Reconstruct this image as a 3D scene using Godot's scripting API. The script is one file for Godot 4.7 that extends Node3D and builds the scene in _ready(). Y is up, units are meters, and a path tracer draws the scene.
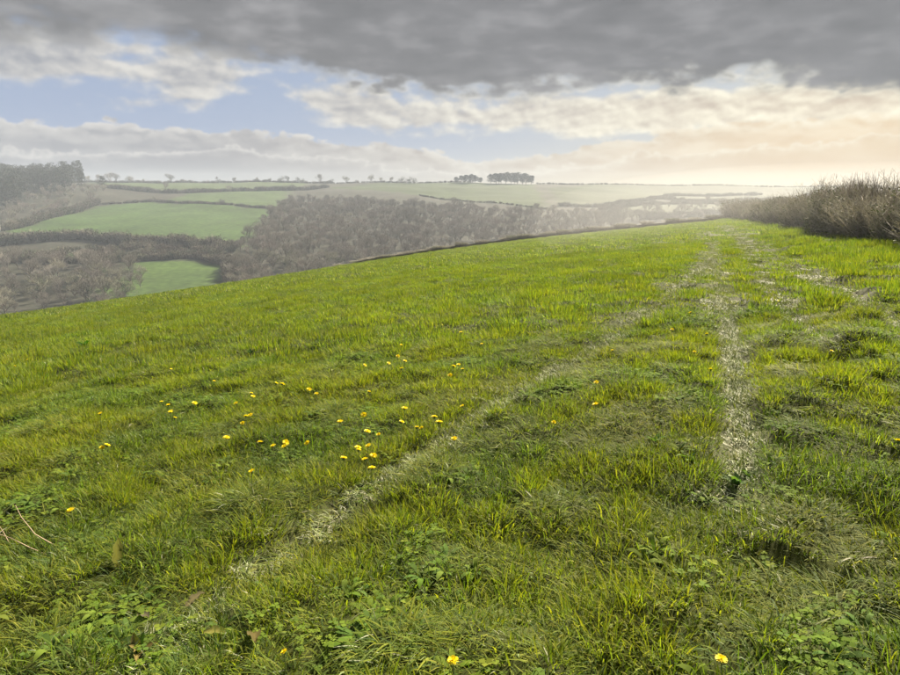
extends Node3D
# A grazed hillside field in spring with tractor tracks and dandelions, a bare wooded valley and hazy hills beyond.
# World: x to the right, y up, the field runs away along -z. "d" below is the distance -z.

const EXPOSURE := 4.4
const SUN_AZ := 34.0
const SUN_EL := 31.0

class Shape:
	var v := PackedVector3Array()
	var n := PackedVector3Array()
	var c := PackedColorArray()
	var i := PackedInt32Array()
	func ribbon(pts: Array, widths: Array, side: Vector3, col: Color) -> void:
		var base := v.size()
		var last := pts.size() - 1
		for k in pts.size():
			var along: Vector3 = (pts[mini(k + 1, last)] - pts[maxi(k - 1, 0)]).normalized()
			var nn := along.cross(side).normalized()
			if k == last and widths[k] <= 0.0:
				v.append(pts[k]); n.append(nn); c.append(col)
			else:
				v.append(pts[k] - side * widths[k] * 0.5); n.append(nn); c.append(col)
				v.append(pts[k] + side * widths[k] * 0.5); n.append(nn); c.append(col)
		for k in last:
			var a := base + k * 2
			if k == last - 1 and widths[last] <= 0.0:
				i.append_array(PackedInt32Array([a, a + 1, a + 2]))
			else:
				i.append_array(PackedInt32Array([a, a + 1, a + 2, a + 1, a + 3, a + 2]))
	func tube(pts: Array, radii: Array, sides: int, col: Color) -> void:
		var base := v.size()
		var last := pts.size() - 1
		var ref := Vector3(0.31, 0.17, 0.93)
		for k in pts.size():
			var along: Vector3 = (pts[mini(k + 1, last)] - pts[maxi(k - 1, 0)]).normalized()
			var s := along.cross(ref).normalized()
			var t := along.cross(s).normalized()
			for j in sides:
				var a := TAU * j / sides
				var o := s * cos(a) + t * sin(a)
				v.append(pts[k] + o * radii[k]); n.append(o); c.append(col)
		for k in last:
			for j in sides:
				var a := base + k * sides + j
				var b := base + k * sides + (j + 1) % sides
				i.append_array(PackedInt32Array([a, a + sides, b, b, a + sides, b + sides]))
	func leaf(p: Vector3, along: Vector3, side: Vector3, length: float, width: float, col: Color, fold := 0.0) -> void:
		# a pointed oval of four triangles with a folded midrib
		var base := v.size()
		var up := side.cross(along).normalized()
		var m := p + along * length * 0.5
		for q in [p, m - side * width * 0.5 + up * fold, m + side * width * 0.5 + up * fold, p + along * length, m]:
			v.append(q); n.append(up); c.append(col)
		i.append_array(PackedInt32Array([base, base + 1, base + 4, base, base + 4, base + 2, base + 1, base + 3, base + 4, base + 4, base + 3, base + 2]))
	func broad_leaf(length: float, width: float, fold: float, arch: float, wave: float, col: Color, rib: Color, rng: RandomNumberGenerator) -> void:
		# a broad leaf lying along +x: a midrib, two folded halves, wavy torn edges
		var base := v.size()
		var rows := 9
		var ph := rng.randf() * TAU
		for k in rows + 1:
			var t := float(k) / rows
			var w := width * 0.5 * pow(sin(PI * clampf(0.06 + 0.94 * t, 0.0, 1.0)), 0.7) * (1.15 - 0.45 * t)
			var m := Vector3(length * t, arch * length * sin(PI * t * 0.8), 0.0)
			for e in [-1.0, -0.5, 0.0, 0.5, 1.0]:
				var ww: float = w * (1.0 + 0.14 * rng.randf_range(-1, 1) * absf(e))
				v.append(m + Vector3(0, fold * absf(e) * w + wave * absf(e) * sin(t * 17.0 + ph + e), e * ww))
				n.append(Vector3(-0.1, 1.0, -e * 0.4).normalized())
				var f := rng.randf_range(0.85, 1.15)
				c.append(rib if e == 0.0 else Color(col.r * f, col.g * f, col.b * f))
		for k in rows:
			for e in 4:
				var q := base + k * 5 + e
				i.append_array(PackedInt32Array([q, q + 5, q + 1, q + 1, q + 5, q + 6]))
	func blob(p: Vector3, r: Vector3, col: Color, rng: RandomNumberGenerator) -> void:
		# an uneven rounded lump
		var base := v.size()
		var rings := 6
		var segs := 9
		for a in rings + 1:
			for b in segs:
				var th := PI * a / rings
				var ph := TAU * b / segs
				var o := Vector3(sin(th) * cos(ph), cos(th), sin(th) * sin(ph))
				v.append(p + o * r * rng.randf_range(0.85, 1.15)); n.append(o); c.append(col)
		for a in rings:
			for b in segs:
				var q := base + a * segs + b
				var s := base + a * segs + (b + 1) % segs
				i.append_array(PackedInt32Array([q, s, q + segs, s, s + segs, q + segs]))
	func mesh() -> ArrayMesh:
		var m := ArrayMesh.new()
		var arr := []
		arr.resize(Mesh.ARRAY_MAX)
		arr[Mesh.ARRAY_VERTEX] = v
		arr[Mesh.ARRAY_NORMAL] = n
		arr[Mesh.ARRAY_COLOR] = c
		arr[Mesh.ARRAY_INDEX] = i
		m.add_surface_from_arrays(Mesh.PRIMITIVE_TRIANGLES, arr)
		return m

var rng := RandomNumberGenerator.new()
var taken := {}
var M := {}
var n_low := FastNoiseLite.new()
var n_mid := FastNoiseLite.new()
var n_fine := FastNoiseLite.new()
var n_hue := FastNoiseLite.new()
var n_hill := FastNoiseLite.new()
var n_cloud := FastNoiseLite.new()
var n_puff := FastNoiseLite.new()
var n_wisp := FastNoiseLite.new()

# ---------------------------------------------------------------- ground shape
const TRACKS := [
	# points (x, d), half width, how worn it is
	{"p": [Vector2(1.25, 2.09), Vector2(1.42, 2.64), Vector2(1.63, 3.39), Vector2(2.01, 4.17), Vector2(2.5, 5.39), Vector2(3.13, 6.97), Vector2(4.24, 9.78), Vector2(5.86, 13.9), Vector2(8.2, 20.12), Vector2(10.92, 27.22), Vector2(14.35, 35.32), Vector2(21, 50)], "w": 0.125, "s": 1.2, "from": 3.5, "tone": 0.95},
	{"p": [Vector2(-1.5, 1.6), Vector2(-1.15, 2.42), Vector2(-1.0, 3.08), Vector2(-0.71, 3.5), Vector2(-0.35, 4.22), Vector2(0.26, 5.37), Vector2(1.06, 6.63), Vector2(1.9, 7.99), Vector2(3.31, 10.57), Vector2(5.4, 14.52), Vector2(7.82, 19.54)], "w": 0.14, "s": 0.68, "from": 2.3, "tone": 0.85},
	{"p": [Vector2(4.2, 3.5), Vector2(4.61, 5.67), Vector2(5.38, 7.61), Vector2(6.08, 9.5), Vector2(7.04, 12.27), Vector2(9.06, 17.85), Vector2(11.42, 24.44), Vector2(13.99, 31.58), Vector2(20, 46)], "w": 0.12, "s": 1.0, "from": 4.0, "tone": 0.9},
	{"p": [Vector2(3.4, 4.6), Vector2(3.94, 6.53), Vector2(4.91, 9.22), Vector2(6.47, 13.05), Vector2(8.2, 17.34), Vector2(10.55, 23.32), Vector2(15.6, 36)], "w": 0.12, "s": 0.6, "from": 7.0, "tone": 0.8},
]
const HEDGE_A := Vector2(7.2, 2.0)
const HEDGE_B := Vector2(33.3, 75.0)

func soft(t: float) -> float:
	return 0.08 * log(1.0 + exp(minf(t / 0.08, 60.0)))

func field_height(x: float, d: float) -> float:
	var slope := clampf(x / maxf(d, 4.0), -1.5, 1.0)
	var k := 0.00004 + 0.00075 * soft(0.05 - slope)
	var xe := x if x < 45.0 else 45.0 + (x - 45.0) * 0.3
	return 0.1 * xe - 0.055 * d - k * maxf(d, 0.0) ** 2

const PROFILE := [[-200.0, 20.0], [60.0, -10.0], [150.0, -34.0], [205.0, -34.0], [260.0, -30.0], [330.0, -25.0], [560.0, -7.0], [850.0, 17.0], [1000.0, 14.0], [1200.0, -10.0], [1600.0, -20.0]]

func table(t: Array, at: float) -> float:
	if at <= t[0][0]:
		return t[0][1]
	for k in t.size() - 1:
		if at < t[k + 1][0]:
			return lerpf(t[k][1], t[k + 1][1], (at - t[k][0]) / (t[k + 1][0] - t[k][0]))
	return t[t.size() - 1][1]

func land(x: float, d: float) -> float:
	# height of the ground only: the field falls away into the valley, then the opposite hill rises
	var f := field_height(x, d)
	if d <= 92.0:
		return f
	var p := table(PROFILE, d)
	p -= 5.0 * smoothstep(-50.0, 450.0, x) * clampf((d - 500.0) / 300.0, 0.0, 1.0)
	p += 9.0 * exp(-(((x + 400.0) / 90.0) ** 2) - (((d - 650.0) / 120.0) ** 2))
	p += (1.5 + 1.2 * smoothstep(420.0, 560.0, d) * smoothstep(900.0, 780.0, d)) * n_hill.get_noise_2d(x, d) * smoothstep(150.0, 300.0, d)
	return lerpf(f, p, smoothstep(92.0, 195.0, d))

func track_at(x: float, d: float, wide := 1.0) -> Vector2:
	# (how worn 0..1, which way the track runs)
	var best := 0.0
	var way := 0.0
	for t in TRACKS:
		var pts: Array = t.p
		for k in pts.size() - 1:
			var a: Vector2 = pts[k]
			var b: Vector2 = pts[k + 1]
			if d < a.y - 1.0 or d > b.y + 1.0:
				continue
			var q := Geometry2D.get_closest_point_to_segment(Vector2(x, d), a, b)
			var wob := 0.06 * n_fine.get_noise_2d(x * 0.5, d * 0.5)
			var w: float = t.w * (1.0 + 0.012 * d) * wide
			var s: float = t.s * smoothstep(t.from - 0.9, t.from + 0.9, d) * (1.0 - smoothstep(w * 0.7, w * 1.7, q.distance_to(Vector2(x, d)) + wob))
			if s > best:
				best = s
				way = atan2(b.x - a.x, b.y - a.y)
	return Vector2(minf(best, 1.0), way)

func verge(x: float, d: float) -> float:
	var q := Geometry2D.get_closest_point_to_segment(Vector2(x, d), HEDGE_A, HEDGE_B)
	return 1.0 - smoothstep(1.5, 7.0, q.distance_to(Vector2(x, d)))

func ground(x: float, d: float, worn := -1.0) -> float:
	if worn < 0.0:
		worn = track_at(x, d).x
	var rough := (1.0 + 0.9 * verge(x, d)) * (1.0 - 0.75 * minf(worn * 1.4, 1.0))
	return land(x, d) + rough * (0.10 * n_low.get_noise_2d(x, d) + 0.06 * n_mid.get_noise_2d(x, d)) - 0.06 * worn

# ---------------------------------------------------------------- helpers
func numbered(called: String) -> String:
	var k: int = taken.get(called, 0)
	taken[called] = k + 1
	return called if k == 0 else "%s_%03d" % [called, k]

func tag(o: Node, label: String, category: String, group := "", kind := "") -> Node:
	if label: o.set_meta("label", label)
	if category: o.set_meta("category", category)
	if group: o.set_meta("group", group)
	if kind: o.set_meta("kind", kind)
	return o

func thing(called: String, at: Vector3, label: String, category: String, group := "", turn := 0.0, size := 1.0) -> Node3D:
	var o := Node3D.new()
	o.name = numbered(called)
	add_child(o, true)
	o.position = at
	o.rotation.y = turn
	o.scale = Vector3.ONE * size
	tag(o, label, category, group)
	return o

func part(called: String, m: Mesh, mat: Material, parent: Node) -> MeshInstance3D:
	var o := MeshInstance3D.new()
	o.name = called
	o.mesh = m
	o.material_override = mat
	parent.add_child(o, true)
	return o

func scatter(called: String, m: Mesh, mat: Material, where: Array, tints: PackedColorArray, parent: Node = self) -> MultiMeshInstance3D:
	var mm := MultiMesh.new()
	mm.transform_format = MultiMesh.TRANSFORM_3D
	mm.use_colors = true
	mm.mesh = m
	mm.instance_count = where.size()
	for k in where.size():
		mm.set_instance_transform(k, where[k])
		mm.set_instance_color(k, tints[k])
	var o := MultiMeshInstance3D.new()
	o.name = called
	o.multimesh = mm
	o.material_override = mat
	parent.add_child(o, true)
	return o

func paint(rough: float, back := Color.BLACK, spec := 0.5) -> StandardMaterial3D:
	var m := StandardMaterial3D.new()
	m.vertex_color_use_as_albedo = true
	m.roughness = rough
	m.metallic_specular = spec
	m.cull_mode = BaseMaterial3D.CULL_DISABLED
	if back != Color.BLACK:
		m.backlight_enabled = true
		m.backlight = back
	return m

func noise_of(f: FastNoiseLite, s: int, freq: float, octaves: int) -> void:
	f.seed = s
	f.noise_type = FastNoiseLite.TYPE_SIMPLEX_SMOOTH
	f.frequency = freq
	f.fractal_type = FastNoiseLite.FRACTAL_FBM
	f.fractal_octaves = octaves

func r(a: float, b: float) -> float:
	return rng.randf_range(a, b)

# ---------------------------------------------------------------- sky
const DECK := [[-180, 9.0], [-140, 12.0], [-95, 8.5], [-60, 11.5], [-33, 10.4], [-23, 10.3], [-12.3, 9.3], [-4, 8.1], [4, 7.6], [9, 7.9], [14, 8.3], [20, 8.0], [27, 7.6], [34, 7.0], [70, 8.5], [110, 11.0], [150, 8.0], [180, 9.0]]
const BANK := [[-180, 4.0], [-130, 5.5], [-90, 4.2], [-55, 5.2], [-33, 5.0], [-22, 5.3], [-16.4, 5.6], [-10, 4.5], [-4, 4.1], [-1, 3.7], [1.8, 2.9], [6, 3.6], [12.6, 4.2], [17.2, 5.0], [23, 5.7], [33, 5.9], [60, 5.4], [100, 4.2], [140, 5.0], [180, 4.0]]

func lin(rr: float, g: float, b: float) -> Color:
	return Color(rr / 255.0, g / 255.0, b / 255.0).srgb_to_linear()

func cloud_noise(f: FastNoiseLite, az: float, el: float, squash: float) -> float:
	var a := deg_to_rad(az)
	return f.get_noise_3d(sin(a) * 57.3, el * squash, cos(a) * 57.3)

func sky_colour(az: float, el: float) -> Color:
	var gapaz := wrapf(SUN_AZ - az, -180.0, 180.0)
	var off := absf(gapaz)
	var warm := exp(-(off / 32.0) ** 2)
	var glow := warm * exp(-(maxf(el - 5.0, 0.0) / 8.0) ** 2)
	var step := clampf(gapaz / 30.0, -1.0, 1.0) * 0.45
	# clear air
	var blue := lin(160, 176, 204).lerp(lin(206, 213, 217), glow)
	var haze := lin(190, 192, 194).lerp(lin(255, 236, 192), warm)
	var c := blue.lerp(haze, exp(-maxf(el, 0.0) / (2.3 + 1.6 * warm)))
	var puff := cloud_noise(n_cloud, az, el, 2.4)
	var fine := cloud_noise(n_puff, az, el, 1.9)
	var fine_lit := fine - cloud_noise(n_puff, az + step, el + 0.32, 1.9)
	var wisp := cloud_noise(n_wisp, az, el, 4.0)
	var deck_at := table(DECK, az)
	var lit := lin(220, 218, 213).lerp(lin(255, 248, 222) * 1.12, glow)
	var shade := lin(163, 166, 174).lerp(lin(214, 198, 176), glow)
	# broken cloud in the gap under the deck
	var gap := deck_at - el
	var mid := 0.17 - absf(gap - 1.0) * 0.17 + 0.34 * warm * smoothstep(2.6, 0.6, absf(el - 6.4))
	mid += 0.26 * smoothstep(2.8, 1.2, gap) * smoothstep(-8.0, -20.0, az) * smoothstep(-60.0, -40.0, az)
	var thick := mid + 0.62 * puff + 0.22 * fine + 0.14 * wisp
	var m := smoothstep(-0.10, 0.26, thick)
	var light := clampf(0.66 + 0.55 * fine_lit + 0.3 * fine + 0.25 * wisp - 1.1 * maxf(thick - 0.22, 0.0), 0.0, 1.0)
	c = c.lerp(shade.lerp(lit, light), m)
	# the low bank with heaped tops
	var heap := 0.8 * absf(fine) + 1.0 * puff + 0.4 * wisp
	var top := table(BANK, az) + heap - 0.3
	var under := top - el
	var b := smoothstep(-0.04, 0.16, under + 0.12 * wisp)
	var body := lin(158, 160, 166).lerp(lin(232, 206, 168), warm)
	var pale := lin(200, 199, 197).lerp(lin(255, 241, 212), warm)
	body = body.lerp(pale, clampf(0.26 + 1.0 * fine_lit * exp(-maxf(under, 0.0) / 0.9) + 0.7 * wisp + 0.5 * puff, 0.0, 1.0))
	var rim := lin(228, 225, 219).lerp(lin(255, 249, 226), warm)
	body = body.lerp(rim, exp(-maxf(under, 0.0) / (0.34 + 0.2 * warm)) * clampf(0.75 + 0.9 * fine_lit, 0.3, 1.0))
	var lower := table(BANK, az) * 0.66 + 0.9 * absf(cloud_noise(n_puff, az + 31.0, el, 1.7)) + 0.9 * cloud_noise(n_cloud, az + 31.0, el, 2.0) - 0.3 - el
	body = body.lerp(lin(150, 152, 159).lerp(lin(219, 191, 152), warm), smoothstep(-0.05, 0.2, lower) * 0.6)
	body = body.lerp(rim, smoothstep(-0.08, 0.06, lower) * exp(-maxf(lower, 0.0) / 0.25) * 0.75)
	body = body.lerp(haze, smoothstep(2.4, 0.4, el) * 0.8)
	c = c.lerp(body, b * 0.95)
	# the dark deck above
	var e := el - deck_at + 1.7 * puff + 1.0 * fine + 0.6 * wisp
	var ragged := smoothstep(-6.0, -22.0, az) * smoothstep(-90.0, -50.0, az)
	var k := smoothstep(-0.6, 1.1 + 1.3 * ragged, e)
	var roll := cloud_noise(n_cloud, az + 77.0, el, 2.2)
	var roll_lit := roll - cloud_noise(n_cloud, az + 77.0 + step * 3.0, el - 1.0, 2.2)
	var tone := 0.7 * roll + 0.4 * wisp + 0.12 * fine
	var grey := lin(144, 144, 147).lerp(lin(122, 123, 126), clampf(0.5 - 1.2 * tone, 0.0, 1.0))
	grey = grey.lerp(lin(182, 182, 184), clampf(0.8 * tone + 0.25 * roll_lit + 0.05 * fine_lit - 0.06 + 0.30 * ragged * smoothstep(15.0, 9.0, el), 0.0, 1.0) * (0.85 - 0.3 * warm))
	grey = grey.lerp(lin(160, 160, 162), smoothstep(25.0, 70.0, el) * 0.6)
	var fringe := exp(-((e - 0.1) / 0.55) ** 2) * clampf(0.65 + 0.8 * fine_lit, 0.2, 1.0)
	grey = grey.lerp(lit, fringe * 0.95)
	return c.lerp(grey, k)

func make_sky() -> PanoramaSkyMaterial:
	var w := 4096
	var h := 2048
	var small := Image.create_empty(w / 4, h / 4, false, Image.FORMAT_RGBF)
	var ground_glow := lin(120, 124, 110)
	for row in h / 4:
		var el := 90.0 - 180.0 * (row + 0.5) / (h / 4)
		for col in w / 4:
			var az := wrapf(360.0 * (col + 0.5) / (w / 4), -180.0, 180.0)
			var c := ground_glow if el < -1.0 else sky_colour(az, maxf(el, 0.0))
			small.set_pixel(col, row, Color(c.r / EXPOSURE, c.g / EXPOSURE, c.b / EXPOSURE))
	small.resize(w, h, Image.INTERPOLATE_BILINEAR)
	var first := int((90.0 - 19.0) / 180.0 * h)
	for row in range(first, h / 2):
		var el := 90.0 - 180.0 * (row + 0.5) / h
		var blend := smoothstep(19.0, 17.5, el)
		for k in range(-660, 661):
			var col := posmod(k, w)
			var c := sky_colour(360.0 * (k + 0.5) / w, el)
			c = Color(c.r / EXPOSURE, c.g / EXPOSURE, c.b / EXPOSURE)
			if blend < 1.0:
				c = small.get_pixel(col, row).lerp(c, blend)
			small.set_pixel(col, row, c)
	var m := PanoramaSkyMaterial.new()
	m.panorama = ImageTexture.create_from_image(small)
	return m

# ---------------------------------------------------------------- plants: shapes
func blade(s: Shape, p: Vector3, az: float, lean: float, length: float, width: float, droop: float, col: Color, segs := 3) -> void:
	var side := Vector3(cos(az), 0, -sin(az))
	var out := Vector3(sin(az), 0, cos(az))
	var twist := r(-0.9, 0.9)
	side = (side * cos(twist) + out * sin(twist)).normalized()
	var pts := [p]
	var ws := [width]
	var ang := lean
	var q := p
	for k in segs:
		var dir := Vector3(0, cos(ang), 0) + out * sin(ang)
		q += dir * length / segs
		if q.y < 0.006: q.y = 0.006 + 0.004 * k
		pts.append(q)
		ws.append(0.0 if k == segs - 1 else width * (1.0 - 0.25 * (k + 1.0) / segs))
		ang += droop / segs
	s.ribbon(pts, ws, side, col)

# linear base colours
const LUSH := [Color(0.172, 0.206, 0.026), Color(0.134, 0.180, 0.028), Color(0.200, 0.214, 0.034), Color(0.096, 0.140, 0.026)]
const DEEP := [Color(0.080, 0.125, 0.032), Color(0.100, 0.145, 0.030), Color(0.060, 0.098, 0.032), Color(0.130, 0.165, 0.042)]
const STRAW := [Color(0.36, 0.38, 0.24), Color(0.28, 0.32, 0.17), Color(0.45, 0.45, 0.33), Color(0.22, 0.28, 0.13)]

func pick(p: Array, v := 0.15) -> Color:
	var c: Color = p[rng.randi() % p.size()]
	var f := r(1.0 - v, 1.0 + v)
	return Color(c.r * f * r(0.94, 1.06), c.g * f, c.b * f)

func tuft(count: int, radius: float, lo: float, hi: float, width: float, lean: float, droop: float, palette: Array, straw: float, segs := 3, comb := -1.0) -> ArrayMesh:
	var s := Shape.new()
	for k in count:
		var a := r(0, TAU)
		var q := sqrt(rng.randf()) * radius
		var az := a + r(-0.8, 0.8)
		if comb >= 0.0:
			az = r(-comb, comb)
		var dead := rng.randf() < straw
		blade(s, Vector3(cos(a) * q, -0.01, sin(a) * q), PI / 2 - az if comb < 0.0 else az, lean * r(0.2, 1.3), r(lo, hi) * (0.8 if dead else 1.0), width * (r(0.65, 1.2) if rng.randf() < 0.8 else r(1.4, 2.1)), droop * r(0.3, 1.4) * (1.5 if dead else 1.0), pick(STRAW if dead else palette), segs)
	return s.mesh()

func weed_patch(count: int, radius: float) -> ArrayMesh:
	# clover and small broad leaves on short stalks
	var s := Shape.new()
	for k in count:
		var a := r(0, TAU)
		var q := sqrt(rng.randf()) * radius
		var p := Vector3(cos(a) * q, 0, sin(a) * q)
		var h := r(0.02, 0.075)
		var lean := Vector3(r(-0.03, 0.03), h, r(-0.03, 0.03))
		var col := pick([Color(0.115, 0.160, 0.022), Color(0.14, 0.18, 0.026), Color(0.085, 0.13, 0.026)])
		s.ribbon([p, p + lean], [0.003, 0.002], Vector3(1, 0, 0), col)
		var turn := r(0, TAU)
		var size := r(0.010, 0.019)
		for j in 3:
			var t := turn + TAU * j / 3.0
			var al := Vector3(cos(t), r(-0.25, 0.35), sin(t)).normalized()
			s.leaf(p + lean, al, al.cross(Vector3.UP).normalized(), size * 1.5, size * 1.4, col, size * 0.15)
	return s.mesh()

func rosette() -> ArrayMesh:
	# a low rosette of narrow toothed leaves, as dandelions and plantains have
	var s := Shape.new()
	for k in 9:
		var t := TAU * k / 9.0 + r(-0.3, 0.3)
		var out := Vector3(cos(t), 0, sin(t))
		var l := r(0.05, 0.11)
		var w := l * r(0.2, 0.3)
		var up := r(0.3, 0.9)
		s.ribbon([out * 0.005, out * l * 0.3 + Vector3(0, l * 0.3 * up, 0), out * l * 0.6 + Vector3(0, l * 0.48 * up, 0), out * l * 0.85 + Vector3(0, l * 0.45 * up, 0), out * l * 1.05 + Vector3(0, l * 0.3 * up, 0)], [0.003, w * 0.7, w, w * 0.7, 0.0], Vector3(-sin(t), r(-0.3, 0.3), cos(t)).normalized(), pick([Color(0.10, 0.155, 0.024), Color(0.13, 0.175, 0.03), Color(0.075, 0.12, 0.028)]))
	return s.mesh()

# ---------------------------------------------------------------- plants: trees
func grow(s: Array, p: Vector3, dir: Vector3, length: float, rad: float, depth: int, o: Dictionary) -> void:
	var bend: Vector3 = Vector3(r(-1, 1), r(-0.3, 0.6), r(-1, 1)) * o.bend
	var mid := p + dir * length * 0.5
	var d2 := (dir + bend).normalized()
	var end := mid + d2 * length * 0.5
	if depth <= 2:
		s[0].tube([p, mid, end], [rad, rad * 0.86, rad * 0.7], 5, o.bark)
	else:
		var side := d2.cross(Vector3(r(-1, 1), r(-1, 1), r(-1, 1))).normalized()
		s[1].ribbon([p, mid, end], [maxf(rad * 2.0, o.twig), maxf(rad * 1.7, o.twig), maxf(rad * 1.2, o.twig * 0.7)], side, o.bark if depth == 3 else pick([o.tip], 0.2))
	if depth >= o.depth:
		for k in o.sprays:
			var t := (d2 + Vector3(r(-1, 1), r(-0.7, 0.9), r(-1, 1)) * 0.9).normalized()
			var b := p.lerp(end, r(0.2, 1.0))
			var l := length * r(0.5, 1.0)
			s[1].ribbon([b, b + t * l], [o.twig * 0.8, o.twig * 0.35], t.cross(Vector3(r(-1, 1), r(-1, 1), r(-1, 1))).normalized(), pick([o.tip], 0.2))
		return
	var kids: int = o.kids[mini(depth, o.kids.size() - 1)]
	var spin := r(0, TAU)
	for k in kids:
		var a := spin + TAU * (k + r(-0.25, 0.25)) / kids
		var u := d2.cross(Vector3(0.3, 0.2, 0.9)).normalized()
		var w := d2.cross(u).normalized()
		var sp: float = o.spread * r(0.6, 1.25)
		var t: Vector3 = (d2 * cos(sp) + (u * cos(a) + w * sin(a)) * sin(sp) + Vector3(0, o.lift, 0)).normalized()
		grow(s, p.lerp(end, r(0.6, 1.0) if depth > 0 else r(0.35, 1.0)), t, length * o.shrink * r(0.8, 1.2), rad * 0.62, depth + 1, o)
	if depth > 0:
		grow(s, end, (d2 + Vector3(r(-0.2, 0.2), 0.15, r(-0.2, 0.2))).normalized(), length * o.shrink, rad * 0.7, depth + 1, o)

func bare_tree(o: Dictionary) -> Array:
	var s := [Shape.new(), Shape.new()]
	grow(s, Vector3(0, -0.4, 0), Vector3(r(-0.06, 0.06), 1, r(-0.06, 0.06)).normalized(), o.trunk, o.rad, 0, o)
	if o.get("ivy", 0) > 0:
		for k in o.ivy:
			var h := r(0.3, o.trunk * 1.9)
			var p := Vector3(r(-0.5, 0.5), h, r(-0.5, 0.5))
			for j in 40:
				var dv := Vector3(r(-1, 1), r(-1, 1), r(-1, 1))
				var al := Vector3(r(-1, 1), r(-1, 0.4), r(-1, 1)).normalized()
				s[1].leaf(p + dv * 0.55, al, al.cross(Vector3(0.2, 1, 0.3)).normalized(), 0.28, 0.22, pick([Color(0.030, 0.052, 0.018)], 0.3))
	return [s[0].mesh(), s[1].mesh()]

func pine(height: float, wide: float, flat: float) -> Array:
	var t := Shape.new()
	var f := Shape.new()
	var top := Vector3(r(-0.5, 0.5), height * 0.93, r(-0.5, 0.5))
	var bark := Color(0.10, 0.075, 0.06)
	t.tube([Vector3(0, -0.5, 0), top * 0.5 + Vector3(r(-0.3, 0.3), 0, r(-0.3, 0.3)), top], [0.38, 0.26, 0.06], 6, bark)
	for k in 46:
		var u := pow(rng.randf(), 0.75)
		var y := lerpf(height * flat, height * 0.98, u)
		var reach := wide * sqrt(maxf(0.05, 1.0 - pow(absf(u - 0.35) / 0.72, 2.2))) * r(0.35, 1.0)
		var a := r(0, TAU)
		var e := Vector3(cos(a) * reach, y, sin(a) * reach)
		t.tube([Vector3(top.x * y / height, y - reach * 0.45, top.z * y / height), e], [0.09, 0.03], 4, bark)
		var size := r(0.7, 1.25) * wide * 0.3
		var col := pick([Color(0.020, 0.032, 0.020), Color(0.026, 0.038, 0.020), Color(0.017, 0.027, 0.020)], 0.2)
		for j in 70:
			var dv := Vector3(r(-1, 1), r(-0.55, 0.75), r(-1, 1))
			if dv.length() > 1.0: dv = dv.normalized() * r(0.7, 1.0)
			var al := (dv + Vector3(r(-0.6, 0.6), r(-0.2, 0.9), r(-0.6, 0.6))).normalized()
			f.leaf(e + dv * size, al, al.cross(Vector3(r(-1, 1), r(-1, 1), r(-1, 1))).normalized(), r(0.55, 0.95), r(0.3, 0.5), col)
	return [t.mesh(), f.mesh()]

func shrub(height: float, wide: float, stems: int, twig: float, leaves: int, tip: Color, leaf: Color, size: float) -> ArrayMesh:
	# a dense bush of bare twigs with some leaves among them
	var s := Shape.new()
	for k in 6:
		var g := Vector3(r(-0.3, 0.3) * wide, -0.1, r(-0.3, 0.3) * wide)
		var e := g + Vector3(r(-0.25, 0.25), r(0.45, 0.8), r(-0.25, 0.25)) * height
		s.tube([g, g.lerp(e, 0.5) + Vector3(r(-0.08, 0.08), 0, r(-0.08, 0.08)) * height, e], [twig * 1.9, twig * 1.4, twig * 0.6], 4, pick([tip], 0.15))
	for k in stems:
		var a := r(0, TAU)
		var p := Vector3(cos(a) * r(0, wide * 0.35), -0.1, sin(a) * r(0, wide * 0.35))
		var dir := Vector3(cos(a) * r(0.0, 0.8), 1.0, sin(a) * r(0.0, 0.8)).normalized()
		var l := height * r(0.55, 1.05)
		var m := p + dir * l * 0.5
		var e := m + (dir + Vector3(r(-0.4, 0.4), r(-0.1, 0.5), r(-0.4, 0.4))).normalized() * l * 0.5
		var col := pick([tip], 0.3)
		s.ribbon([p, m, e], [twig * 1.7, twig * 1.3, twig * 0.5], dir.cross(Vector3(r(-1, 1), 0.1, r(-1, 1))).normalized(), col)
		for j in 9:
			var b := p.lerp(m, r(0.2, 1.0)) if rng.randf() < 0.5 else m.lerp(e, rng.randf())
			var t := (dir * 0.6 + Vector3(r(-1, 1), r(-0.3, 0.9), r(-1, 1))).normalized()
			var ll := height * r(0.1, 0.3)
			s.ribbon([b, b + t * ll], [twig * 0.8, twig * 0.3], t.cross(Vector3(r(-1, 1), r(-1, 1), r(-1, 1))).normalized(), col)
	for k in leaves:
		var a := r(0, TAU)
		var q := sqrt(rng.randf()) * wide * 0.62
		var y := height * r(0.02, 0.92) * (1.0 - 0.25 * q / wide)
		var al := Vector3(r(-1, 1), r(-1, 0.5), r(-1, 1)).normalized()
		s.leaf(Vector3(cos(a) * q, y, sin(a) * q), al, al.cross(Vector3(r(-1, 1), r(-1, 1), r(-1, 1))).normalized(), size * r(0.7, 1.3), size * 0.75, pick([leaf], 0.3))
	return s.mesh()

func plant_tree(called: String, proto: Array, mats: Array, x: float, d: float, size: float, label: String, category: String, group: String) -> Node3D:
	var o := thing(called, Vector3(x, land(x, d), -d), label, category, group, r(0, TAU), size)
	o.scale = Vector3(size * r(0.9, 1.15), size, size * r(0.9, 1.15))
	part("trunk", proto[0], mats[0], o)
	part("crown", proto[1], mats[1], o)
	return o

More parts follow.
